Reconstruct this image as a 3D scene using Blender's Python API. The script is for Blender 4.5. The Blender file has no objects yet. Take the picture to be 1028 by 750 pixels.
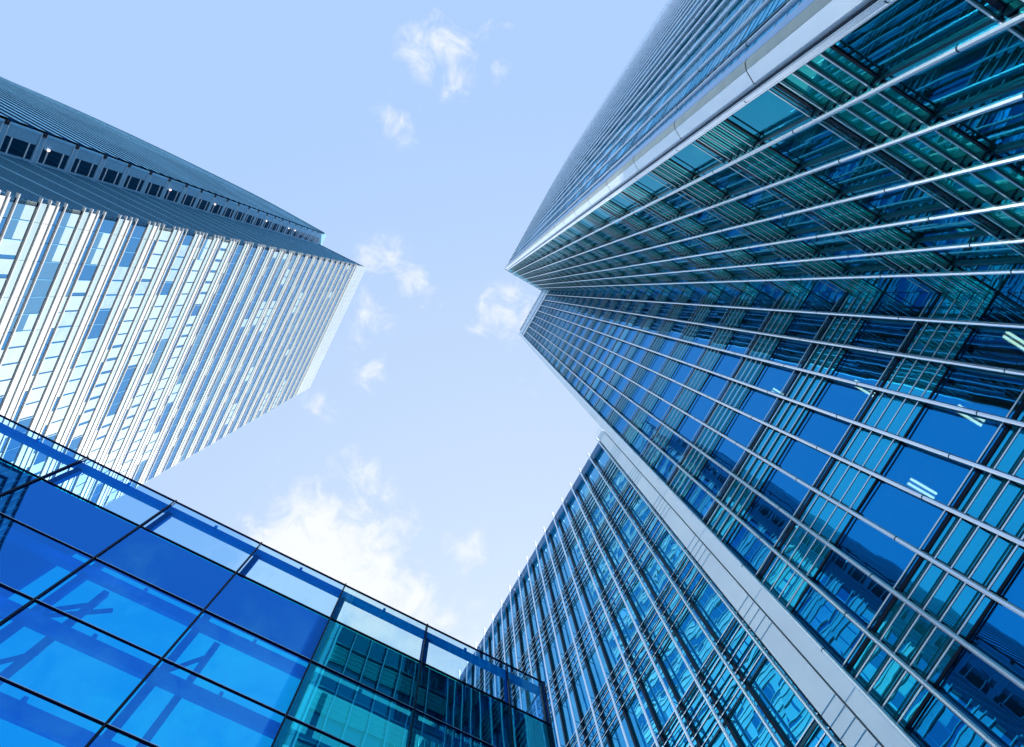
import bpy, math, random
from mathutils import Vector, Matrix

random.seed(7)
EYE = 1.6                                   # eye height; buildings below are measured from eye level, lifted at the end
SC = bpy.context.scene
COL = SC.collection

# ------------------------------------------------------------------ camera
UP = Vector((-0.053166, -0.135169, 0.989395)).normalized()     # straight up, in image right / image down / forward
AZ = 0.515
E0 = (Vector((1, 0, 0)) - UP * UP.x).normalized()
G0 = UP.cross(E0)
AX = E0 * math.cos(AZ) + G0 * math.sin(AZ)
BX = -E0 * math.sin(AZ) + G0 * math.cos(AZ)
def cam_to_world(v):                         # (right, down, forward) -> world
    return Vector((v.dot(AX), v.dot(BX), v.dot(UP)))
FPX = 613.0
cam = bpy.data.cameras.new('camera')
camo = bpy.data.objects.new('camera', cam); COL.objects.link(camo)
cam.sensor_width = 36.0; cam.lens = 36.0 * FPX / 1028.0
cam.clip_start = 0.05; cam.clip_end = 6000
r = cam_to_world(Vector((1, 0, 0))); d = cam_to_world(Vector((0, 1, 0))); f = cam_to_world(Vector((0, 0, 1)))
camo.matrix_world = Matrix(((r.x, -d.x, -f.x, 0), (r.y, -d.y, -f.y, 0), (r.z, -d.z, -f.z, 0), (0, 0, 0, 1)))
SC.camera = camo
def sky_dir(px, py):                         # direction of a place in the sky
    return cam_to_world(Vector((px - 514, py - 375, FPX))).normalized()

# ------------------------------------------------------------------ sun and sky
SUN_AZ, SUN_EL = math.radians(52), math.radians(46)
SUN_DIR = Vector((math.cos(SUN_EL) * math.cos(SUN_AZ), math.cos(SUN_EL) * math.sin(SUN_AZ), math.sin(SUN_EL)))
sl = bpy.data.lights.new('sun', 'SUN'); sl.energy = 4.0; sl.angle = math.radians(0.5); sl.color = (1.0, 0.97, 0.92)
so = bpy.data.objects.new('sun', sl); COL.objects.link(so)
so.rotation_euler = SUN_DIR.to_track_quat('Z', 'Y').to_euler()
so.location = (0, 0, 200)

SC.view_settings.view_transform = 'Standard'
SC.view_settings.look = 'None'
SC.view_settings.exposure = 0.75
SC.view_settings.gamma = 1.0
SC.view_settings.use_curve_mapping = False

W = bpy.data.worlds.new('World'); SC.world = W; W.use_nodes = True
nt = W.node_tree; nt.nodes.clear()
N = lambda t: nt.nodes.new(t)
L = nt.links.new
def wmath(op, a, b=None, c=None, clamp=False):
    n = N('ShaderNodeMath'); n.operation = op; n.use_clamp = clamp
    for i, v in enumerate((a, b, c)):
        if v is None: continue
        if hasattr(v, 'links'): L(v, n.inputs[i])
        else: n.inputs[i].default_value = v
    return n.outputs[0]
out = N('ShaderNodeOutputWorld'); bg = N('ShaderNodeBackground'); bg.inputs['Strength'].default_value = 0.1
L(bg.outputs[0], out.inputs[0])
sky = N('ShaderNodeTexSky'); sky.sky_type = 'NISHITA'; sky.sun_disc = False
sky.sun_elevation = SUN_EL; sky.sun_rotation = math.pi / 2 - SUN_AZ
sky.air_density = 1.0; sky.dust_density = 1.0; sky.ozone_density = 1.5
geo = N('ShaderNodeTexCoord')
dirv = geo.outputs['Generated']
def wvec(op, a, b):
    n = N('ShaderNodeVectorMath'); n.operation = op
    L(a, n.inputs[0]); n.inputs[1].default_value = b
    return n
dot = wvec('DOT_PRODUCT', dirv, SUN_DIR).outputs['Value']
# thin bright veil, thicker towards the sun
veil = N('ShaderNodeMapRange'); veil.interpolation_type = 'SMOOTHSTEP'
L(dot, veil.inputs[0]); veil.inputs[1].default_value = 0.45; veil.inputs[2].default_value = 1.0
veil.inputs[3].default_value = 0.0; veil.inputs[4].default_value = 1.0
m1 = N('ShaderNodeMix'); m1.data_type = 'RGBA'; L(veil.outputs[0], m1.inputs[0])
m1.inputs[6].default_value = (2.98, 4.3, 6.6, 1); m1.inputs[7].default_value = (4.0, 4.95, 6.3, 1)
m0 = N('ShaderNodeMix'); m0.data_type = 'RGBA'; m0.inputs[0].default_value = 0.85
L(sky.outputs[0], m0.inputs[6]); L(m1.outputs[2], m0.inputs[7])
# clouds: soft-edged patches at real places in the sky, broken up by noise
CLOUDS = [(438, 48, 34, 1.05), (456, 78, 22, 1.0), (490, 22, 38, .62), (400, 118, 30, .62), (500, 62, 20, .5),
          (385, 258, 28, .85), (408, 280, 26, .85), (434, 304, 20, .6), (368, 318, 34, .75), (360, 300, 24, .6), (372, 378, 24, .68), (392, 350, 20, .5),
          (508, 318, 42, .92), (528, 378, 26, .6), (488, 330, 24, .7), (322, 406, 24, .75),
          (345, 470, 26, .72), (368, 476, 20, .62), (325, 572, 84, 1.9), (285, 600, 70, 1.7), (375, 605, 60, 1.6), (425, 640, 50, 1.1), (232, 668, 60, 1.0),
          (465, 553, 32, .72), (255, 535, 36, .6), (470, 670, 60, .8), (150, 760, 90, .9), (-120, 420, 160, .8)]
ns = N('ShaderNodeTexNoise'); ns.inputs['Scale'].default_value = 20.0; ns.inputs['Detail'].default_value = 9.0
ns.inputs['Roughness'].default_value = 0.64; ns.inputs['Distortion'].default_value = 0.5
L(dirv, ns.inputs['Vector'])
acc = None
SPOTS = [(sky_dir(px, py), rad, dens) for (px, py, rad, dens) in CLOUDS]
for (px, py, rad, dens) in [(245, 690, 62, 1.9), (190, 730, 70, 1.5), (60, 690, 70, 1.2), (130, 590, 40, .9)]:
    v = sky_dir(px, py); SPOTS.append((Vector((v.x, -v.y, v.z)), rad, dens))     # clouds over the viewer's shoulder
for (c, rad, dens) in SPOTS:
    dist = wvec('DISTANCE', dirv, c).outputs['Value']
    mr = N('ShaderNodeMapRange'); mr.interpolation_type = 'SMOOTHSTEP'
    L(dist, mr.inputs[0]); mr.inputs[1].default_value = 0.0; mr.inputs[2].default_value = rad * 1.6 / FPX
    mr.inputs[3].default_value = dens; mr.inputs[4].default_value = 0.0
    acc = mr.outputs[0] if acc is None else wmath('MAXIMUM', acc, mr.outputs[0])
t = wmath('MULTIPLY_ADD', ns.outputs['Fac'], 3.7, -2.15)
t = wmath('ADD', t, wmath('MULTIPLY', acc, 1.0))
t = wmath('MULTIPLY', t, wmath('MINIMUM', wmath('MULTIPLY', acc, 2.2), 1.0))
alpha = N('ShaderNodeMapRange'); alpha.interpolation_type = 'SMOOTHSTEP'
L(t, alpha.inputs[0]); alpha.inputs[1].default_value = 0.0; alpha.inputs[2].default_value = 1.5
alpha.inputs[3].default_value = 0.0; alpha.inputs[4].default_value = 0.92
m2 = N('ShaderNodeMix'); m2.data_type = 'RGBA'; L(alpha.outputs[0], m2.inputs[0])
L(m0.outputs[2], m2.inputs[6]); m2.inputs[7].default_value = (5.9, 6.05, 6.3, 1)
L(m2.outputs[2], bg.inputs['Color'])

SC.cycles.max_bounces = 8; SC.cycles.glossy_bounces = 4; SC.cycles.diffuse_bounces = 2; SC.cycles.transparent_max_bounces = 12

# ------------------------------------------------------------------ materials
def mat(name):
    m = bpy.data.materials.new(name); m.use_nodes = True; m.node_tree.nodes.clear(); return m
def solid(name, col, rough=.5, metal=0., var=0.0, vscale=3.0, spec=.5, bump=0.0, bscale=2.0, streak=False):
    m = mat(name); t = m.node_tree; n = t.nodes
    o = n.new('ShaderNodeOutputMaterial'); b = n.new('ShaderNodeBsdfPrincipled'); t.links.new(b.outputs[0], o.inputs[0])
    b.inputs['Base Color'].default_value = (*col, 1); b.inputs['Roughness'].default_value = rough; b.inputs['Metallic'].default_value = metal
    b.inputs['Specular IOR Level'].default_value = spec
    tc = n.new('ShaderNodeNewGeometry')
    if var:
        mp = n.new('ShaderNodeMapping'); t.links.new(tc.outputs['Position'], mp.inputs[0])
        mp.inputs['Scale'].default_value = (vscale, vscale, vscale * (.08 if streak else 1))
        x = n.new('ShaderNodeTexNoise'); x.inputs['Scale'].default_value = 1; x.inputs['Detail'].default_value = 4
        t.links.new(mp.outputs[0], x.inputs['Vector'])
        r_ = n.new('ShaderNodeMapRange'); t.links.new(x.outputs['Fac'], r_.inputs[0])
        r_.inputs[1].default_value = .3; r_.inputs[2].default_value = .7; r_.inputs[3].default_value = 1 - var; r_.inputs[4].default_value = 1 + var
        mx = n.new('ShaderNodeVectorMath'); mx.operation = 'SCALE'; mx.inputs[0].default_value = col
        t.links.new(r_.outputs[0], mx.inputs['Scale']); t.links.new(mx.outputs[0], b.inputs['Base Color'])
    if bump:
        x = n.new('ShaderNodeTexNoise'); x.inputs['Scale'].default_value = bscale; x.inputs['Detail'].default_value = 1
        t.links.new(tc.outputs['Position'], x.inputs['Vector'])
        bp = n.new('ShaderNodeBump'); bp.inputs['Distance'].default_value = bump; t.links.new(x.outputs['Fac'], bp.inputs['Height'])
        t.links.new(bp.outputs[0], b.inputs['Normal'])
    return m
def glass(name, refl, trans, fac=.6, graze=(.75, .85, 1.0), wob=.006, wscale=.9, rough=.0, backing=None, edge=.9, mottle=.12):
    """coated glazing: tinted mirror reflection over a tinted see-through (or an opaque backing)"""
    m = mat(name); t = m.node_tree; n = t.nodes; lk = t.links.new
    o = n.new('ShaderNodeOutputMaterial')
    g = n.new('ShaderNodeBsdfGlossy'); g.inputs['Roughness'].default_value = rough
    if backing is None:
        b = n.new('ShaderNodeBsdfTransparent'); b.inputs['Color'].default_value = (*trans, 1)
    else:
        b = n.new('ShaderNodeBsdfDiffuse'); b.inputs['Color'].default_value = (*backing, 1)
    lw = n.new('ShaderNodeLayerWeight'); lw.inputs['Blend'].default_value = .5
    pw = n.new('ShaderNodeMath'); pw.operation = 'POWER'; lk(lw.outputs['Facing'], pw.inputs[0]); pw.inputs[1].default_value = 4
    cm = n.new('ShaderNodeMix'); cm.data_type = 'RGBA'; lk(pw.outputs[0], cm.inputs[0])
    cm.inputs[6].default_value = (*refl, 1); cm.inputs[7].default_value = (*graze, 1)
    geo_ = n.new('ShaderNodeNewGeometry')
    lk(cm.outputs[2], g.inputs['Color'])
    fr = n.new('ShaderNodeMapRange'); lk(pw.outputs[0], fr.inputs[0])
    fr.inputs[3].default_value = fac; fr.inputs[4].default_value = max(edge, fac)
    x = n.new('ShaderNodeTexNoise'); x.inputs['Scale'].default_value = wscale; x.inputs['Detail'].default_value = 1.5
    lk(geo_.outputs['Position'], x.inputs['Vector'])
    bp = n.new('ShaderNodeBump'); bp.inputs['Distance'].default_value = wob; bp.inputs['Strength'].default_value = 1
    lk(x.outputs['Fac'], bp.inputs['Height']); lk(bp.outputs[0], g.inputs['Normal'])
    mx = n.new('ShaderNodeMixShader'); lk(fr.outputs[0], mx.inputs[0]); lk(b.outputs[0], mx.inputs[1]); lk(g.outputs[0], mx.inputs[2])
    lk(mx.outputs[0], o.inputs[0])
    return m
def emis(name, col, s):
    m = mat(name); t = m.node_tree
    o = t.nodes.new('ShaderNodeOutputMaterial'); e = t.nodes.new('ShaderNodeEmission')
    e.inputs[0].default_value = (*col, 1); e.inputs[1].default_value = s; t.links.new(e.outputs[0], o.inputs[0]); return m

M = {}
M['alu'] = solid('brushed_aluminium', (.86, .93, 1.0), .22, .85, var=.05, vscale=1.5)
M['alu_blue'] = solid('blue_grey_aluminium', (.30, .52, .80), .3, .6, var=.06)
M['rod'] = solid('louvre_aluminium', (.84, .94, 1.0), .25, .6)
M['dark'] = solid('black_anodised_frame', (.0, .014, .04), .35, .0, spec=.12)
M['gasket'] = solid('dark_teal_frame', (.008, .10, .13), .3, .3)
M['panel'] = solid('pale_metal_panel', (.93, .97, 1.0), .45, .6, var=.05, vscale=.6, bump=.002, bscale=.8)
M['panel_w'] = solid('white_metal_panel', (.80, .90, 1.0), .4, .5, var=.04, vscale=.5)
M['cream'] = solid('cream_sealed_panel', (.74, .76, .68), .5, .1, var=.06)
M['cornice'] = solid('white_cornice', (.82, .88, .95), .4, .1)
M['ceiling'] = solid('ceiling_tile', (.66, .70, .64), .8, 0, var=.06)
M['core'] = solid('core_wall', (.16, .26, .28), .8, 0, var=.3, vscale=.7)
M['g_blue'] = glass('blue_coated_glass', (.006, .33, .80), (.34, .90, .80), .66, wob=.0022, graze=(.35, .68, .98))
M['g_teal'] = glass('teal_coated_glass', (.004, .45, .70), (.14, 1.0, .86), .48, wob=.0012, graze=(.4, .8, .95))
M['g_spand'] = glass('blue_spandrel_glass', (.02, .48, .78), None, .74, backing=(.02, .54, .62), wob=.003, graze=(.45, .75, 1.0))
M['g_spand_teal'] = glass('teal_spandrel_glass', (.01, .62, .60), None, .42, backing=(.0, .46, .42), wob=.002)
M['g_wavy'] = glass('wavy_blue_glass', (.02, .42, .76), None, .84, backing=(.0, .42, .52), wob=.0032, wscale=.8)
M['g_front'] = glass('pavilion_glass', (.022, .24, .82), (.0, .72, .98), .62, wob=.003, wscale=.5, graze=(.2, .6, .9))
M['g_front_teal'] = glass('pavilion_glass_teal_reflection', (.012, .42, .62), (.04, .74, .80), .60, wob=.004, wscale=.5, graze=(.2, .6, .8))  # teal reflection of the tower put into the glass tint
M['g_parapet_teal'] = glass('parapet_glass_teal_reflection', (.05, .5, .6), (.60, .86, 1.0), .12, wob=.003, edge=.5)  # greenish reflection in the parapet above, likewise put into the tint
M['g_parapet'] = glass('parapet_glass', (.0, .3, .7), (.42, .72, 1.0), .10, wob=.003, edge=.5)
M['g_roof'] = glass('roof_glass', (.3, .6, .9), (.70, .90, 1.0), .04, wob=.002, edge=.3)
M['fascia'] = solid('blue_fascia', (.0, .02, .18), .9, .0, spec=.0)
M['steel'] = solid('blue_painted_steel', (.0, .07, .34), .9, .0, var=.08, spec=.0)
M['rail'] = solid('blue_edge_beam', (.0, .38, .95), .9, .0, var=.06, spec=.0)
M['white_blade'] = solid('white_aluminium_blade', (.82, .80, .77), .45, .0)
M['white_panel'] = solid('white_cladding', (.76, .75, .71), .5, .0, var=.03, vscale=.4)
M['pale_panel'] = solid('pale_green_cladding', (.46, .62, .64), .4, .0, var=.04, vscale=.4)
M['crown'] = solid('grey_white_crown', (.46, .52, .53), .5, 0, var=.05, vscale=.3)
M['gap'] = solid('shadow_gap_green', (.02, .05, .06), .5, .2)
M['w_glass'] = glass('office_blue_glass', (.28, .56, .80), None, .62, backing=(.06, .20, .30), wob=.004)
M['w_glass2'] = glass('office_deep_glass', (.14, .42, .76), None, .62, backing=(.02, .14, .28), wob=.004)
M['blind'] = solid('window_blind', (.58, .74, .77), .25, .0, var=.05, vscale=.8)
M['blind2'] = solid('grey_blind', (.42, .60, .74), .35, .0, var=.12, vscale=1.2)
M['stripe'] = solid('grey_blue_blade', (.20, .58, .88), .6, .0, spec=.08)
M['deep'] = glass('deep_blue_band', (.01, .10, .28), None, .25, backing=(.001, .006, .02), wob=.006, edge=.3, graze=(.02, .10, .22))
M['band_blue'] = solid('sky_blue_band', (.34, .74, 1.0), .6, .0, spec=.08, var=.22, vscale=.12, bump=.008, bscale=.15)
M['bay_panel'] = solid('bay_grey_panel', (.34, .64, .84), .6, .0, spec=.08, var=.08)
M['bay_glass'] = glass('bay_dark_glass', (.03, .16, .26), None, .5, backing=(.003, .02, .035), wob=.006)
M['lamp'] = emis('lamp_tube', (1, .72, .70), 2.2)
M['red'] = solid('red_sign', (.75, .01, .05), .4, 0)
M['grid_glass'] = glass('pale_grid_glass', (.45, .80, .80), None, .2, backing=(.26, .42, .40), wob=.003, wscale=.3)
M['grid_bar'] = solid('grid_bar', (.12, .26, .30), .5, .2)

# ------------------------------------------------------------------ helpers
class MB:
    def __init__(s): s.v = []; s.f = []; s.m = []; s.ms = []
    def slot(s, m):
        if m not in s.ms: s.ms.append(m)
        return s.ms.index(m)
    def box(s, a, b, m):
        x0, y0, z0 = (min(a[i], b[i]) for i in range(3)); x1, y1, z1 = (max(a[i], b[i]) for i in range(3))
        k = len(s.v)
        s.v += [(x0, y0, z0), (x1, y0, z0), (x1, y1, z0), (x0, y1, z0), (x0, y0, z1), (x1, y0, z1), (x1, y1, z1), (x0, y1, z1)]
        for q in ((0, 3, 2, 1), (4, 5, 6, 7), (0, 1, 5, 4), (1, 2, 6, 5), (2, 3, 7, 6), (3, 0, 4, 7)):
            s.f.append(tuple(k + i for i in q)); s.m.append(s.slot(m))
        return s
    def quad(s, p, m):
        k = len(s.v); s.v += [tuple(q) for q in p]; s.f.append(tuple(range(k, k + len(p)))); s.m.append(s.slot(m)); return s
    def bar(s, p, q, r, m, n=6, rz=None):
        p = Vector(p); q = Vector(q); a = (q - p).normalized()
        e = a.orthogonal().normalized() if abs(a.z) < .99 else Vector((1, 0, 0)); g = a.cross(e)
        if rz: pass
        k = len(s.v)
        for c in (p, q):
            for i in range(n):
                w = 2 * math.pi * (i + .5) / n
                s.v.append(tuple(c + (e * math.cos(w) + g * math.sin(w)) * r))
        for i in range(n):
            j = (i + 1) % n
            s.f.append((k + i, k + j, k + n + j, k + n + i)); s.m.append(s.slot(m))
        s.f.append(tuple(k + i for i in range(n))[::-1]); s.m.append(s.slot(m))
        s.f.append(tuple(k + n + i for i in range(n))); s.m.append(s.slot(m))
        return s
    def prism(s, pts, z0, z1, m):
        n = len(pts); k = len(s.v)
        s.v += [(x, y, z0) for x, y in pts] + [(x, y, z1) for x, y in pts]
        for i in range(n):
            j = (i + 1) % n
            s.f.append((k + i, k + j, k + n + j, k + n + i)); s.m.append(s.slot(m))
        s.f.append(tuple(k + i for i in range(n))[::-1]); s.m.append(s.slot(m))
        s.f.append(tuple(k + n + i for i in range(n))); s.m.append(s.slot(m))
        return s
    def mesh(s, name, smooth=False):
        me = bpy.data.meshes.new(name); me.from_pydata(s.v, [], s.f)
        for x in s.ms: me.materials.append(x)
        for p, i in zip(me.polygons, s.m): p.material_index = i; p.use_smooth = smooth
        me.update(); return me

class Frame:
    """a facade: origin o, u along the wall, n outwards; local x = u, local y = n"""
    def __init__(s, ox, oy, ang): s.o = Vector((ox, oy, 0)); s.a = ang; s.u = Vector((math.cos(ang), math.sin(ang), 0)); s.n = Vector((-math.sin(ang), math.cos(ang), 0))
    def at(s, u, n, z): return s.o + s.u * u + s.n * n + Vector((0, 0, z))
WORLD = Frame(0, 0, 0)
def thing(name, label, cat, loc, group=None):
    o = bpy.data.objects.new(name, None); COL.objects.link(o); o.location = loc; o.empty_display_size = 1
    o['label'] = label; o['category'] = cat
    if group: o['group'] = group
    return o
def put(name, me, root, fr=WORLD, u=0, n=0, z=0, label=None, stuff=False, parent=None):
    o = bpy.data.objects.new(name, me); COL.objects.link(o)
    o.parent = parent or root
    base = Vector(root.location)
    if parent:
        o.matrix_parent_inverse = Matrix.Identity(4)
        # parent is axis-rotated like its frame; place relative to it
        pw = Matrix.Translation(parent.location) @ Matrix.Rotation(parent.rotation_euler.z, 4, 'Z')
        tgt = Matrix.Translation(fr.at(u, n, z) - base) @ Matrix.Rotation(fr.a, 4, 'Z')
        loc = pw.inverted() @ tgt
        o.location = loc.to_translation(); o.rotation_euler = loc.to_euler()
    else:
        o.location = fr.at(u, n, z) - base; o.rotation_euler = (0, 0, fr.a)
    if label: o['label'] = label
    if stuff: o['kind'] = 'stuff'
    return o
def rnd(a): return random.uniform(-a, a)
def pane_mesh(w, h, m, tilt=.004):
    a, b = rnd(tilt) * w, rnd(tilt) * h; c = rnd(tilt) * w
    return MB().quad([(0, a, 0), (w, b, 0), (w, -a + c, h), (0, -b, h)][::-1], m).mesh('pane')

GZ = -EYE
PITCH, ZB0 = 4.6, 11.0          # storey height and the foot of one louvre band, above eye level
BAND = 1.92

# ------------------------------------------------------------------ ground
g = MB(); g.box((-1500, -1500, GZ - .5), (1500, 1500, GZ), solid('stone_paving', (.27, .30, .33), .8, 0, var=.15, vscale=.4))
o = bpy.data.objects.new('ground', g.mesh('ground')); COL.objects.link(o); o['kind'] = 'structure'

# ------------------------------------------------------------------ the tall glass tower on the right
T = thing('glass_tower', 'tall blue and teal glass tower with bright steel mullions and an inner corner', 'tower', (16, -20, GZ))
XT, YT = 11.62, -6.37            # planes of the mullion tubes
D = .30                          # tube stand-off
FACES = {
    'a': dict(fr=Frame(2.6, YT - D, 0.0), edges=[.42, 1.70, 2.94, 4.19, 5.42, 6.60, 7.80, 9.0 + D], glass=M['g_teal'], sp=M['g_spand_teal']),
    'b': dict(fr=Frame(XT + D, YT - D, math.pi / 2), edges=[.0, 1.07, 2.24, 3.40, 4.58, 5.73, 6.91, 7.99, 9.12, 10.17], glass=M['g_blue'], sp=M['g_spand']),
}
TOP = 129.0
KS = list(range(-2, 25))
def rods(length, m=M['rod'], n0=.17, brackets=(), back=True, first=0.0):
    b = MB()
    for i in range(5):
        zz = i * .48
        b.box((first, n0, zz - .020), (length, n0 + .020, zz + .020), m)
        b.box((first, n0 - .010, zz - .014), (length, n0 - .002, zz + .012), M['dark'])
    for x in brackets:
        for i in range(5):
            zz = i * .48
            b.box((x - .09, .003, zz - .10), (x - .05, n0 + .03, zz - .05), M['dark'])
            b.box((x + .05, .003, zz - .10), (x + .09, n0 + .03, zz - .05), M['dark'])
        b.box((x - .08, .012, -.12), (x - .055, n0 + .01, BAND + .05), M['gasket'])
    return b.mesh('louvre_band')
def frame_lines(length, h):
    """dark transoms at the head and foot of the window strip"""
    b = MB()
    b.box((0, .002, -.05), (length, .022, .07), M['dark'])
    b.box((0, .002, .16), (length, .015, .22), M['gasket'])
    b.box((0, .002, h - .10), (length, .02, h - .02), M['dark'])
    return b.mesh('transom')
def mullion_mesh(z0, z1, off=D, r=.060, joint=PITCH, fin=M['alu_blue']):
    b = MB()
    b.bar((0, off, z0), (0, off, z1), r, M['alu'], 8)
    b.box((-.03, .002, z0), (.03, .07, z1), M['gasket'])
    z = z0 + 1.3
    while z < z1:
        b.bar((0, off, z), (0, off, z + .03), r + .004, M['gasket'], 8); z += joint
    return b.mesh('mullion')
ceil_lamp = MB()
ceil_lamp.box((-.13, 0, -.02), (.13, .95, .0), M['panel'])
for x in (-.07, .07): ceil_lamp.box((x - .03, .03, -.04), (x + .03, .92, -.021), M['lamp'])
ceil_lamp = ceil_lamp.mesh('ceiling_light')
ring = MB()
for k, (r0, r1) in enumerate(((.05, .09), (.13, .19))):
    for i in range(20):
        a0, a1 = 2 * math.pi * i / 20, 2 * math.pi * (i + 1) / 20
        ring.prism([(r0 * math.cos(a0), r0 * math.sin(a0)), (r1 * math.cos(a0), r1 * math.sin(a0)), (r1 * math.cos(a1), r1 * math.sin(a1)), (r0 * math.cos(a1), r0 * math.sin(a1))], -.015 - .01 * k, -.002, M['stripe'])
ring = ring.mesh('ceiling_diffuser')

rest = MB()       # the windows past the hundred largest
for key in ('a', 'b'):
    F = FACES[key]; fr = F['fr']; ed = F['edges']; Ln = ed[-1]
    mm = mullion_mesh(GZ, TOP + .25); me_l = rods(Ln - (.30 if key == 'a' else 0), brackets=ed[1:-1], first=.44 if key == 'a' else .33)
    me_t = frame_lines(Ln, PITCH - BAND)
    for i, e in enumerate(ed):
        if key == 'a' and i == len(ed) - 1: continue
        if key == 'b' and i == 0: continue
        put('mullion', mm, T, fr, e)
    top_k = KS[-1]
    for k in KS:
        zb = ZB0 + PITCH * k
        put('louvre_band', me_l, T, fr, 0, 0, zb)
        put('transom', me_t, T, fr, 0, 0, zb + BAND)
        sp = MB().box((0, -.04, -.01), (Ln, 0, BAND + .01), F['sp'])
        for e in ed[1:-1]: sp.box((e - .03, .002, 0), (e + .03, .02, BAND), M['gasket'])
        for i in range(4): sp.box((0, .002, .22 + .48 * i), (Ln, .014, .25 + .48 * i), M['gasket'])
        put('spandrel', sp.mesh('spandrel'), T, fr, 0, 0, zb)
        for i in range(len(ed) - 1):
            w, h = ed[i + 1] - ed[i], PITCH - BAND
            if -1 <= k <= 4:
                put('window', pane_mesh(w, h, F['glass']), T, fr, ed[i], 0, zb + BAND)
            else:
                a, b_, c = rnd(.003) * w, rnd(.003) * h, rnd(.003)
                P = [fr.at(ed[i], a, zb + BAND), fr.at(ed[i + 1], b_, zb + BAND), fr.at(ed[i + 1], -a + c, zb + PITCH), fr.at(ed[i], -b_, zb + PITCH)]
                rest.quad([p - Vector(T.location) for p in P][::-1], F['glass'])
    # ceiling lamps in the storeys one can look into
    if key == 'b':
        for k, bays in ((0, (0, 2, 4)), (1, (2,)), (2, (3,)), (-1, (5,))):
            for i in bays:
                put('ceiling_light', ceil_lamp, T, fr, (ed[i] + ed[i + 1]) / 2 + .25, -1.75, ZB0 + PITCH * (k + 1) - .02)
                put('ceiling_diffuser', ring, T, fr, (ed[i] + ed[i + 1]) / 2 - .2, -.75, ZB0 + PITCH * (k + 1) - .02)
    # top band and lobby glass
    tp = MB()
    if key == 'b':
        tp.box((0, -.04, 0), (Ln, .16, TOP - 118.2), M['panel_w'])
        for i in range(1, 9): tp.box((Ln * i / 9 - .02, .162, 0), (Ln * i / 9 + .02, .17, TOP - 118.2), M['alu_blue'])
        put('roof_panel', tp.mesh('roof_panel'), T, fr, 0, 0, 118.2)
    else:
        zt = ZB0 + PITCH * (top_k + 1)
        tp.box((0, -.04, 0), (Ln - .31, .05, TOP - zt), M['g_spand'])
        put('roof_panel', tp.mesh('roof_panel'), T, fr, 0, 0, zt)
    ck = MB()
    x = 0
    while x < Ln - .35:
        x1 = min(x + .92, Ln - .32); ck.box((x, -.3, 0), (x1, .44, .5), M['cornice']); x = x1 + .06
    put('cornice', ck.mesh('cornice'), T, fr, 0, 0, TOP - .25)
    lb = MB().box((0, -.05, 0), (Ln, 0, ZB0 - 2 * PITCH - GZ - .02), M['g_spand_teal'])
    put('lobby_glazing', lb.mesh('lobby_glazing'), T, fr, 0, 0, GZ)
# the curved flank: gently bowed wall running away from the corner
def flank_x(y):
    P = [(-6.9, 2.44), (-17, 2.40), (-29, 2.46), (-40, 2.98), (-55, 3.95), (-68.6, 4.85), (-84, 6.3), (-96, 7.8)]
    for (y0, x0), (y1, x1) in zip(P, P[1:]):
        if y <= y0 and y >= y1: 
            t_ = (y - y0) / (y1 - y0); t_ = t_
            return x0 + (x1 - x0) * t_
    return P[-1][1]
ys = [-7.35 - 1.2 * i for i in range(62)]
def smooth_x(y): return sum(flank_x(max(-96, min(-6.9, y + s))) for s in (-5, -3, -1, 1, 3, 5)) / 6
tube = mullion_mesh(GZ, TOP + .25, off=.34, r=.065)
pts = [(smooth_x(y) + .36, y) for y in ys]
for i, (x, y) in enumerate(pts):
    put('mullion', tube, T, Frame(x, y, math.pi / 2))
for k in KS:
    zb = ZB0 + PITCH * k
    lv = MB(); spn = MB()
    for (x0, y0), (x1, y1) in zip(pts, pts[1:]):
        loc = Vector(T.location)
        def q(x, y, z): return Vector((x, y, z)) - loc
        spn.quad([q(x0, y0, zb), q(x1, y1, zb), q(x1, y1, zb + BAND), q(x0, y0, zb + BAND)], M['g_spand'])
        rest.quad([q(x0, y0, zb + BAND), q(x1 + rnd(.003), y1, zb + BAND), q(x1, y1, zb + PITCH), q(x0 + rnd(.003), y0, zb + PITCH)], M['g_spand'])
        for i in range(5):
            z = zb + .48 * i
            for (o0, o1, zz0, zz1, mt) in ((.16, .18, -.020, .020, M['alu']),):
                a0 = q(x0 - o0, y0, z + zz0); a1 = q(x1 - o0, y1, z + zz0); b0 = q(x0 - o1, y0, z + zz0); b1 = q(x1 - o1, y1, z + zz0)
                up_ = Vector((0, 0, zz1 - zz0))
                lv.quad([a0, a1, b1, b0], mt); lv.quad([a0 + up_, b0 + up_, b1 + up_, a1 + up_], mt); lv.quad([b0, b1, b1 + up_, b0 + up_], mt); lv.quad([a0, a0 + up_, a1 + up_, a1], mt)
    put('spandrel', spn.mesh('spandrel'), T, Frame(T.location.x, T.location.y, 0), z=T.location.z)
    put('louvre_band', lv.mesh('louvre_band'), T, Frame(T.location.x, T.location.y, 0), z=T.location.z)
put('window', rest.mesh('window'), T, Frame(T.location.x, T.location.y, 0), z=T.location.z, stuff=True)
fx, fy = pts[-1]
# crown and lobby strip of the flank
cr = MB(); lo = MB()
for (x0, y0), (x1, y1) in zip(pts, pts[1:]):
    cr.prism([(x0 - .3, y0), (x1 - .3, y1), (x1 + .5, y1), (x0 + .5, y0)], 126.2, TOP, M['panel_w'])
    lo.prism([(x0, y0), (x1, y1), (x1 + .1, y1), (x0 + .1, y0)], GZ, ZB0 - 2 * PITCH, M['g_spand_teal'])
put('cornice', cr.mesh('cornice'), T); put('lobby_glazing', lo.mesh('lobby_glazing'), T)
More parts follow.
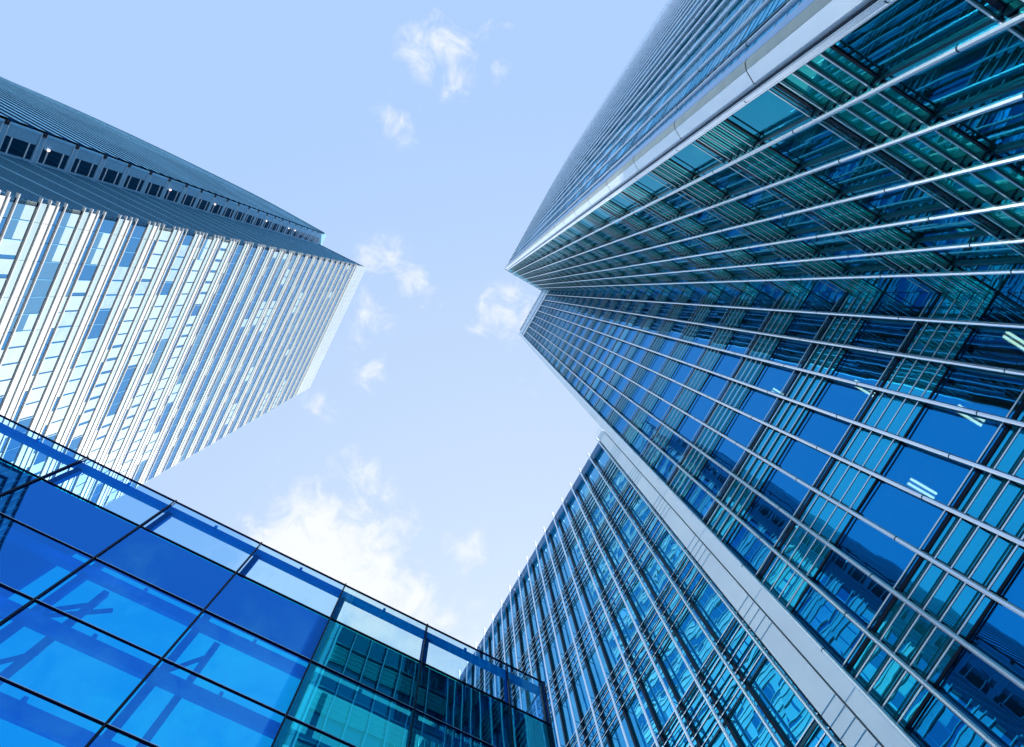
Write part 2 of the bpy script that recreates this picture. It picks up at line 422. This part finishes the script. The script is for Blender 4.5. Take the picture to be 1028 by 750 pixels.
# pale corner column between the flank and the first face
cc = MB()
cc.prism([(2.96, -6.50), (2.86, -6.47), (2.60, -6.60), (2.60, -6.95), (2.96, -6.95)], GZ, TOP + .2, M['panel_w'])
cc.prism([(2.595, -6.605), (2.49, -6.72), (2.49, -7.0), (2.595, -7.0)], GZ, TOP + .1, M['cream'])
cc.prism([(2.485, -6.80), (2.47, -7.1), (2.62, -7.1), (2.62, -7.01), (2.485, -7.005)], GZ, TOP, M['alu_blue'])
z = 12.98 - PITCH * 2
sm = cc
while z < TOP:
    sm.prism([(2.975, -6.515), (2.862, -6.464), (2.594, -6.598), (2.484, -6.718), (2.484, -6.8), (2.7, -6.8)], z, z + .025, M['dark']); z += PITCH
put('corner_column', cc.mesh('corner_column'), T)
tr = MB()
for x in (2.98, 3.08): tr.bar((x, YT + .02, GZ), (x, YT + .02, TOP + .2), .034, M['alu'], 8)
tr.box((2.965, -6.66, GZ), (3.0, -6.45, TOP), M['dark'])
put('corner_trim', tr.mesh('corner_trim'), T)
# end strip of the second face
es = MB().box((XT + .02, 3.56, GZ), (XT + .5, 3.985, TOP + .1), M['panel'])
ej = es
zz = 3.0
while zz < TOP: ej.box((XT + .016, 3.56, zz), (XT + .019, 3.98, zz + .02), M['stripe']); zz += PITCH
put('end_panel', es.mesh('end_panel'), T)
# storeys behind the glass
body = [(3.3, -7.2), (12.3, -7.2), (12.3, 3.6), (34, 3.6), (34, fy), (fx + .6, fy), (4.9, -60), (3.9, -45), (3.1, -30), (3.0, -12)]
slab = MB().prism([(x - T.location.x, y - T.location.y) for x, y in body], .02, BAND - .02, M['ceiling']).mesh('floor_slab')
for k in KS: put('floor_slab', slab, T, Frame(T.location.x, T.location.y, 0), z=ZB0 + PITCH * k)
core = MB().prism([(7.5, -11), (15.5, -11), (15.5, 3.2), (33, 3.2), (33, fy + 1), (9, fy + 1)], GZ, TOP - 1, M['core'])
put('core_wall', core.mesh('core_wall'), T)
back = MB().box((33.99, fy, GZ), (34.3, 3.98, TOP), M['panel']).box((fx + .6, fy - .3, GZ), (34.3, fy - .01, TOP), M['panel'])
back.box((12.2, 3.62, GZ), (33.98, 3.9, TOP), M['panel'])
put('rear_wall', back.mesh('rear_wall'), T)
roof = MB().prism(body, TOP - .4, TOP - .05, M['panel'])
put('roof', roof.mesh('roof'), T)

# ------------------------------------------------------------------ the lower wing beyond it
WY0, WY1, WT = 4.0, 34.0, 39.5
WD = .42
LW = thing('office_block', 'lower blue glass block with slender mullions, joined to the tall tower behind the pavilion', 'building', (20, 19, GZ))
frw = Frame(XT + WD - .04, WY0, math.pi / 2)
nm = int((WY1 - WY0 - .75) / 1.18)
medges = [.75 + 1.18 * i for i in range(nm + 1)]
def wing_mullion():
    b = MB(); b.bar((0, WD, GZ), (0, WD, WT - .02), .055, M['alu'], 8)
    b.box((-.045, .01, GZ), (.045, .10, WT - .05), M['dark'])
    for k in range(-2, 7):
        zb = ZB0 + PITCH * k
        for i in range(5):
            z = zb + .48 * i
            if z > WT - .1: break
            b.box((-.012, .002, z - .012), (.012, WD, z + .0), M['gasket'])
    return b.mesh('mullion')
wm = wing_mullion()
for e in medges: put('mullion', wm, LW, frw, e)
wl = medges[-1]
wr = MB()
for i in range(5):
    zz = i * .48
    wr.box((.75, .12, zz - .018), (wl, .140, zz + .018), M['alu']); wr.box((.75, .09, zz - .014), (wl, .118, zz + .010), M['dark'])
wr = wr.mesh('louvre_band')
wtop = MB()
for i in range(5): wtop.box((.75, .12, i * .2), (wl, .2, i * .2 + .05), M['alu_blue'])
wtop.box((.75, -.05, -.02), (wl, .05, 1.0), M['g_spand'])
wrest = MB()
npane = 0
for k in range(-2, 7):
    zb = ZB0 + PITCH * k
    if k == 6:
        put('louvre_band', wtop.mesh('louvre_band'), LW, frw, 0, 0, zb - .05); continue
    put('louvre_band', wr, LW, frw, 0, 0, zb)
    put('transom', MB().box((.7, .002, -.04), (wl, .018, .05), M['gasket']).box((.7, .002, PITCH - BAND - .08), (wl, .018, PITCH - BAND - .02), M['gasket']).mesh('transom'), LW, frw, 0, 0, zb + BAND)
    put('spandrel', MB().box((.7, -.04, -.01), (wl, 0, BAND + .01), M['g_wavy']).mesh('spandrel'), LW, frw, 0, 0, zb)
    for i in range(len(medges) - 1):
        w, h = 1.18, PITCH - BAND
        if k >= 0 and i < 17 and npane < 100:
            npane += 1
            put('window', pane_mesh(w, h, M['g_wavy'], .006), LW, frw, medges[i], 0, zb + BAND)
        else:
            P = [frw.at(medges[i], rnd(.006), zb + BAND), frw.at(medges[i + 1], rnd(.006), zb + BAND), frw.at(medges[i + 1], rnd(.006), zb + PITCH), frw.at(medges[i], rnd(.006), zb + PITCH)]
            wrest.quad([p - Vector(LW.location) for p in P][::-1], M['g_wavy'])
put('window', wrest.mesh('window'), LW, Frame(LW.location.x, LW.location.y, 0), z=LW.location.z, stuff=True)
put('lobby_glazing', MB().box((0, -.04, 0), (wl, 0, ZB0 - 2 * PITCH - GZ - .02), M['g_spand_teal']).mesh('lobby_glazing'), LW, frw, 0, 0, GZ)
# pale end panel with its sets of ventilation slots
ep = MB().box((XT - .0, WY0 + .03, GZ), (XT + .3, WY0 + .63, WT), M['panel'])
sj = ep
for k in range(-2, 7):
    for i in range(5):
        z = ZB0 + PITCH * k + .38 * i
        sj.box((XT - .012, WY0 + .035, z), (XT - .003, WY0 + .625, z + .015), M['stripe'])
put('end_panel', ep.mesh('end_panel'), LW)
put('body', MB().box((XT + WD + .05, WY0 + .03, GZ), (34, WY1, WT - .1), M['core']).mesh('body'), LW)
put('cornice', MB().box((XT + .40, WY0 + .66, 0), (XT + 1.2, WY1, .28), M['g_spand']).mesh('cornice'), LW, z=WT)

# ------------------------------------------------------------------ the white banded tower on the left
CX, CY = -26.16, 8.66
th = math.atan2(32.45, 1.53)                         # run of the white face
WTW = thing('banded_office_tower', 'white banded office tower with a dark louvred flank, seen beyond the glazed pavilion', 'tower', (CX - 20, CY + 16, GZ))
HL, PL = 150.0, 4.17
LWHITE = 32.5
# local x must run so that local y points outwards (+X side)
frA = Frame(CX + math.cos(th) * LWHITE, CY + math.sin(th) * LWHITE, th + math.pi)     # x from far end back to the corner
Z0 = 38.38 - PL * 9
def white_band():
    b = MB(); L0, L1 = 0, LWHITE
    for z in (1.87, 2.69, 3.42, 4.17):
        b.box((L0 - .05, -.1, z - .04), (L1 + .30, .085, z + .04), M['white_blade'])
    for (z0, z1, m, n) in ((1.925, 2.52, M['pale_panel'], .02), (2.745, 3.27, M['white_panel'], .03), (3.475, 3.66, M['white_panel'], .02)):
        w = 2.6; x = L0
        while x < L1 - .01:
            b.box((x + .012, -.1, z0), (min(x + w, L1) - .012, n, z1), m); x += w
    return b.mesh('cladding_band')
wb = white_band()
NB = 25; BW = LWHITE / NB
def cell(kind):
    """one window bay: glass, sometimes with a blind lowered behind it"""
    b = MB(); h0, h1 = .02, 1.66
    def qd(x0, x1, z0, z1, n, m): b.quad([(x0, n, z0), (x0, n, z1), (x1, n, z1), (x1, n, z0)], m)
    if kind == 0: qd(0, BW, h0, h1, 0, M['w_glass'])
    elif kind == 1: qd(0, BW, h0, h1, 0, M['w_glass2'])
    elif kind == 2: qd(.14, BW, h0, h1, 0, M['blind']); qd(0, .14, h0, h1, 0, M['w_glass2'])
    elif kind == 3: qd(.30, BW, h0, h1, 0, M['blind']); qd(0, .30, h0, h1, 0, M['w_glass2'])
    elif kind == 4: qd(.14, BW, h0, h1, 0, M['blind2']); qd(0, .14, h0, h1, 0, M['w_glass2'])
    elif kind == 5: qd(0, BW, h0, h1 * .5, 0, M['w_glass']); qd(0, BW, h1 * .5, h1, 0, M['blind'])
    b.box((-.02, .002, h0), (.02, .03, h1), M['pale_panel'] if kind in (2, 3) else M['stripe'])
    return b
cells = [cell(k).mesh('window') for k in range(6)]
wrest = MB()
nk = int((137.5 - Z0) / PL) + 1
cnt = 0
for k in range(nk):
    z = Z0 + PL * k
    put('cladding_band', wb, WTW, frA, 0, 0, z)
    run = 0; kind = 2; narrow = MB()
    for i in range(NB):
        if run <= 0: kind = random.choice([0, 1, 1, 2, 2, 2, 2, 3, 3, 4, 5] if k < 17 else [0, 1, 1, 1, 1, 0, 4, 1, 1, 1]); run = random.randint(1, 3)
        run -= 1
        if 9 <= k <= 12:
            put('window', cells[kind], WTW, frA, i * BW, 0, z)
        else:
            cb = cells[kind]; base = len(wrest.v)
            for v in cb.vertices: wrest.v.append(tuple(frA.at(i * BW + v.co.x, v.co.y, z + v.co.z)))
            for p in cb.polygons: wrest.f.append(tuple(base + j for j in p.vertices)); wrest.m.append(wrest.slot(cb.materials[p.material_index]))
        # narrow ribbon above
        mm_ = random.choice([M['w_glass2'], M['w_glass'], M['pale_panel'], M['w_glass2']])
        P = [frA.at(i * BW + .02, 0, z + 3.68), frA.at(i * BW + .02, 0, z + 4.0), frA.at((i + 1) * BW - .02, 0, z + 4.0), frA.at((i + 1) * BW - .02, 0, z + 3.68)]
        narrow.quad(P, mm_)
    put('ribbon_glazing', narrow.mesh('ribbon_glazing'), WTW)
put('window', wrest.mesh('window'), WTW, stuff=True)
crn = MB(); zc = Z0 + PL * nk
crn.box((-.05, -.2, zc + .04), (LWHITE + .1, .1, HL), M['crown'])
for i in range(26): crn.box((LWHITE / 26 * i, .102, zc + .04), (LWHITE / 26 * i + .05, .112, HL), M['blind2'])
for z in (zc + 3, zc + 6, zc + 9):
    if z < HL: crn.box((0, .114, z), (LWHITE, .124, z + .06), M['blind2'])
put('crown_panel', crn.mesh('crown_panel'), WTW, frA)
# dark flank
DL = 11.75
frD = Frame(CX, CY, th + math.pi / 2)
frD.n = Vector((-math.sin(frD.a), math.cos(frD.a), 0))
dk = MB()
for i in range(8):
    z = .05 + .46 * i
    dk.box((.02, -.1, z), (DL - .02, .009, z + .14), M['stripe'])
dk.box((.02, -.1, 3.70), (DL - .02, .012, 4.0), M['band_blue'])
dk = dk.mesh('louvre_band')
nk2 = int((HL - Z0) / PL)
for k in range(nk2): put('louvre_band', dk, WTW, frD, 0, 0, Z0 + PL * k)
put('flank_wall', MB().box((.0, -.3, GZ), (DL, -.0, HL), M['deep']).mesh('flank_wall'), WTW, frD)
# projecting bay with a window on every storey
BD = 2.62
by = MB().box((DL, -.3, GZ), (DL + 6, BD - .002, HL + 1.0), M['bay_panel'])
put('bay_shaft', by.mesh('bay_shaft'), WTW, frD)
frB = Frame(frD.at(DL, 0, 0).x, frD.at(DL, 0, 0).y, th + math.pi)      # side of the bay that faces the square
def bay_window():
    b = MB(); w = BD
    b.box((.0, .002, 0), (w, .10, .80), M['bay_panel'])                      # post between storeys
    b.box((.05, .102, .10), (w - .05, .12, .15), M['panel']); b.box((.05, .102, .68), (w - .05, .12, .73), M['panel'])
    b.box((.0, .002, .81), (.16, .16, PL - .01), M['bay_panel'])             # ledge by the wall
    b.box((.17, .002, .81), (1.50, .02, PL - .01), M['bay_glass'])
    for z in (1.45, 3.35): b.box((.17, .022, z), (1.50, .07, z + .13), M['panel'])
    b.box((1.51, .002, .81), (2.44, .06, PL - .01), M['bay_panel'])
    b.box((2.45, .002, .81), (w, .12, PL - .01), M['band_blue'])
    b.box((2.34, .102, .2), (w + .06, .17, .62), M['dark'])
    return b.mesh('bay_window')
bw_ = bay_window()
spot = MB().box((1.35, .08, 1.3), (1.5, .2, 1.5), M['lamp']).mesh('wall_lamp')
for k in range(nk2):
    ow = put('bay_window', bw_, WTW, frB, 0, 0, Z0 + PL * k)
    if k in (9, 11, 13, 18, 21, 26, 29, 30): put('wall_lamp', spot, WTW, frB, 0, 0, Z0 + PL * k)
# long bowed facade beyond the bay
PB = [(-38.0, 6.42), (-52.8, 6.45), (-68.4, 7.30), (-83.4, 8.30), (-98.7, 9.6), (-113.6, 11.26), (-135, 14.0)]
def bowed(x):
    for (x0, y0), (x1, y1) in zip(PB, PB[1:]):
        if x1 <= x <= x0: return y0 + (y1 - y0) * (x - x0) / (x1 - x0)
    return PB[-1][1] if x < PB[-1][0] else PB[0][1]
xs = [-38.3 - i * 2.4 for i in range(40)]
ptsb = [(x, sum(bowed(x + s) for s in (-5, -2.5, 0, 2.5, 5)) / 5) for x in xs]
half = PL / 2
for k in range(nk2 * 2 + 1):
    z = Z0 + half * k
    if z > HL - 1.2: break
    b = MB()
    for (x0, y0), (x1, y1) in zip(ptsb, ptsb[1:]):
        b.prism([(x0, y0 - .02), (x0, y0 + .3), (x1, y1 + .3), (x1, y1 - .02)], z, z + .92, M['band_blue'])
    put('facade_band', b.mesh('facade_band'), WTW)
b = MB()
b.prism([(x, y + .0) for x, y in ptsb] + [(ptsb[-1][0], 44), (-38.3, 44)], GZ, HL - .4, M['deep'])
put('bowed_wall', b.mesh('bowed_wall'), WTW)
b = MB()
for (x0, y0), (x1, y1) in zip(ptsb, ptsb[1:]):
    b.prism([(x0, y0 - .2), (x0, y0 + .5), (x1, y1 + .5), (x1, y1 - .2)], HL - .39, HL, M['band_blue'])
put('cornice', b.mesh('cornice'), WTW)
# body of the white tower
cA = frA.at(0, -.12, 0); cB = frA.at(LWHITE, -.12, 0)
bd = MB().prism([(cB.x, cB.y + .35), (cA.x, cA.y), (-44, cA.y + .8), (-44, cB.y + 1.2)], GZ, HL - .02, M['gap'])
put('body', bd.mesh('body'), WTW)

# ------------------------------------------------------------------ glazed pavilion in front
PY = 9.9
PX = [7.87, 6.5, 3.64, .79, -2.04, -4.82, -7.59, -10.38, -13.2]
PZ = [18.0, 16.08, 14.12, 12.17, 10.22, 8.27, 6.32, 4.37, 2.42, .47, GZ]
PV = thing('glazed_pavilion', 'low glazed pavilion of deep blue panes in thin black frames, nearest building', 'pavilion', (-2.7, 16, GZ))
for r_ in range(len(PZ) - 1):
    for c_ in range(len(PX) - 1):
        x1, x0 = PX[c_], PX[c_ + 1]; z1, z0 = PZ[r_], PZ[r_ + 1]
        m = M[('g_parapet' if r_ == 0 else 'g_front') + ('_teal' if c_ < 3 else '')]  # right-hand bays: the tower's teal reflection is coloured into the panes
        t1, t2 = rnd(.006), rnd(.006)
        me = MB().quad([(x0 + 2.7, PY - 16 + t1, z0 - GZ), (x1 + 2.7, PY - 16 + t2, z0 - GZ), (x1 + 2.7, PY - 16 - t1, z1 - GZ), (x0 + 2.7, PY - 16 - t2, z1 - GZ)], m).mesh('glass_pane')
        put('glass_pane', me, PV, Frame(-2.7, 16, 0), z=GZ)
for x in PX:
    b = MB().box((x - .020, PY - .05, GZ), (x + .020, PY - .004, PZ[0] + .03), M['dark']); b.box((x - .018, PY + .004, GZ), (x + .018, PY + .065, PZ[0]), M['fascia'])
    put('mullion', b.mesh('mullion'), PV)
for i, z in enumerate(PZ[:-1]):
    hh = .018
    b = MB().box((PX[-1], PY - .028, z - hh), (PX[0] + .02, PY - .005, z + hh * .7), M['dark'])
    if i > 1: b.box((PX[-1], PY - .034, z - hh * .2), (PX[0] + .02, PY - .029, z + hh * .7), M['alu_blue'])
    b.box((PX[-1], PY + .005, z - hh), (PX[0], PY + .025, z + hh * .7), M['fascia'])
    put('transom', b.mesh('transom'), PV)
# steel frame standing just behind the glass, bay by bay
BY = 10.02
for r_ in range(0, 6):
    if r_ == 1: continue
    z = PZ[r_]
    b = MB().box((PX[-1], BY, z - (.44 if r_ == 0 else .46)), (PX[0] - .1, BY + .10, z - .11), M['rail'])
    for x0, x1 in zip(PX[1:], PX[:-1]):
        mid = (x0 + x1) / 2
        if x1 - x0 > 2: b.box((mid - .04, BY - .03, z - .18), (mid + .04, BY + .1, z - .02), M['rail'])
    put('beam', b.mesh('beam'), PV)
for i, x in enumerate(PX[1:]):
    b = MB().box((x + .04, BY + .02, 1), (x + .20, BY + .18, 17.62), M['steel'])
    put('post', b.mesh('post'), PV)
for (x, z0, z1) in [(-1.35, 2, 13.7), (-4.1, 2, 13.7), (-6.9, 2, 13.7), (1.45, 2, 13.7), (-9.6, 2, 13.7)]:
    put('hanger', MB().box((x - .07, BY + .17, z0), (x + .07, BY + .31, z1), M['steel']).mesh('hanger'), PV)
for (x0, z0, x1, z1) in [(-4.1, 13.5, -5.3, 11.9), (-1.35, 13.5, -2.1, 12.2), (-4.1, 11.6, -4.9, 10.3), (-3.75, 13.5, -4.85, 12.3), (4.3, 13.4, 3.2, 12.0), (5.9, 13.2, 4.9, 11.6)]:
    put('brace', MB().bar((x0, BY + .4, z0), (x1, BY + .4, z1), .055, M['steel'], 6).mesh('brace'), PV)
put('fascia', MB().box((PX[-1], PY + .07, PZ[2] + .04), (PX[0] - .05, PY + .115, PZ[1] + .03), M['fascia']).mesh('fascia'), PV)
put('wall_panel', MB().box((-13.1, 10.35, 9.0), (-5.5, 10.5, 15.9), M['fascia']).mesh('wall_panel'), PV)
put('roof_glazing', MB().quad([(PX[-1], PY + .22, 16.05), (PX[0], PY + .22, 16.05), (PX[0], 22, 16.05), (PX[-1], 22, 16.05)], M['g_roof']).mesh('roof_glazing'), PV)
b = MB()
for y in (16, 22): b.box((PX[-1], y - .1, 15.7), (PX[0], y + .1, 16.0), M['steel'])
put('beam', b.mesh('beam'), PV)
# side glazing with its black corner post
side = MB()
b = MB().box((PX[0] - .03, PY + .13, GZ), (PX[0] + .03, PY + .2, PZ[0]), M['dark'])
put('corner_post', b.mesh('corner_post'), PV)
for r_ in range(len(PZ) - 1):
    for (y0, y1) in ((PY + .2, 16), (16, 22)):
        me = MB().quad([(PX[0], y0, PZ[r_ + 1]), (PX[0], y1, PZ[r_ + 1]), (PX[0], y1, PZ[r_]), (PX[0], y0, PZ[r_])], M['g_parapet'] if r_ == 0 else M['g_front']).mesh('glass_pane')
        put('glass_pane', me, PV)
for i, z in enumerate(PZ[:-1]):
    put('transom', MB().box((PX[0] + .004, PY + .2, z - .03), (PX[0] + .05, 22, z + .02), M['dark']).mesh('transom'), PV)

# ------------------------------------------------------------------ office tower behind the viewer, seen mirrored in the pavilion
RT = thing('office_tower', 'pale teal gridded tower with red arc sign, mirrored in the leftmost pavilion panes', 'tower', (-88, -85, GZ))
put('body', MB().box((-111, -110, GZ), (-65, -60, 134), M['grid_glass']).mesh('body'), RT)
b = MB()
for i in range(0, 24): b.box((-64.97, -110 + i * 2.1, GZ), (-64.7, -109.86 + i * 2.1, 134), M['grid_bar'])
for i in range(0, 22): b.box((-111 + i * 2.1, -59.97, GZ), (-110.86 + i * 2.1, -59.7, 134), M['grid_bar'])
put('mullion_grid', b.mesh('mullion_grid'), RT)
for k in range(32):
    z = 134 - 4.1 * k - .4
    b = MB().box((-64.97, -110, z), (-64.6, -59.6, z + .3), M['grid_bar']).box((-111, -59.97, z), (-64.98, -59.6, z + .3), M['grid_bar'])
    put('floor_band', b.mesh('floor_band'), RT)
b = MB(); n = 14
for i in range(n):
    a0, a1 = math.pi * (.12 + .62 * i / n), math.pi * (.12 + .62 * (i + 1) / n)
    P = [(-64.5, -81 + r0 * math.cos(a), 118 + r0 * math.sin(a) * 1.15) for r0, a in ((6.2, a0), (7.6, a0), (7.6, a1), (6.2, a1))]
    b.quad(P, M['red']); b.quad([(x - .3, y, z) for x, y, z in P][::-1], M['red'])
    b.quad([P[1], (P[1][0] - .3, *P[1][1:]), (P[2][0] - .3, *P[2][1:]), P[2]], M['red']); b.quad([P[0], P[3], (P[3][0] - .3, *P[3][1:]), (P[0][0] - .3, *P[0][1:])], M['red'])
put('arc_sign', b.mesh('arc_sign'), RT)

# ------------------------------------------------------------------ lift everything from eye level to the ground datum
for o in list(SC.objects):
    if o.parent is None: o.location.z += EYE
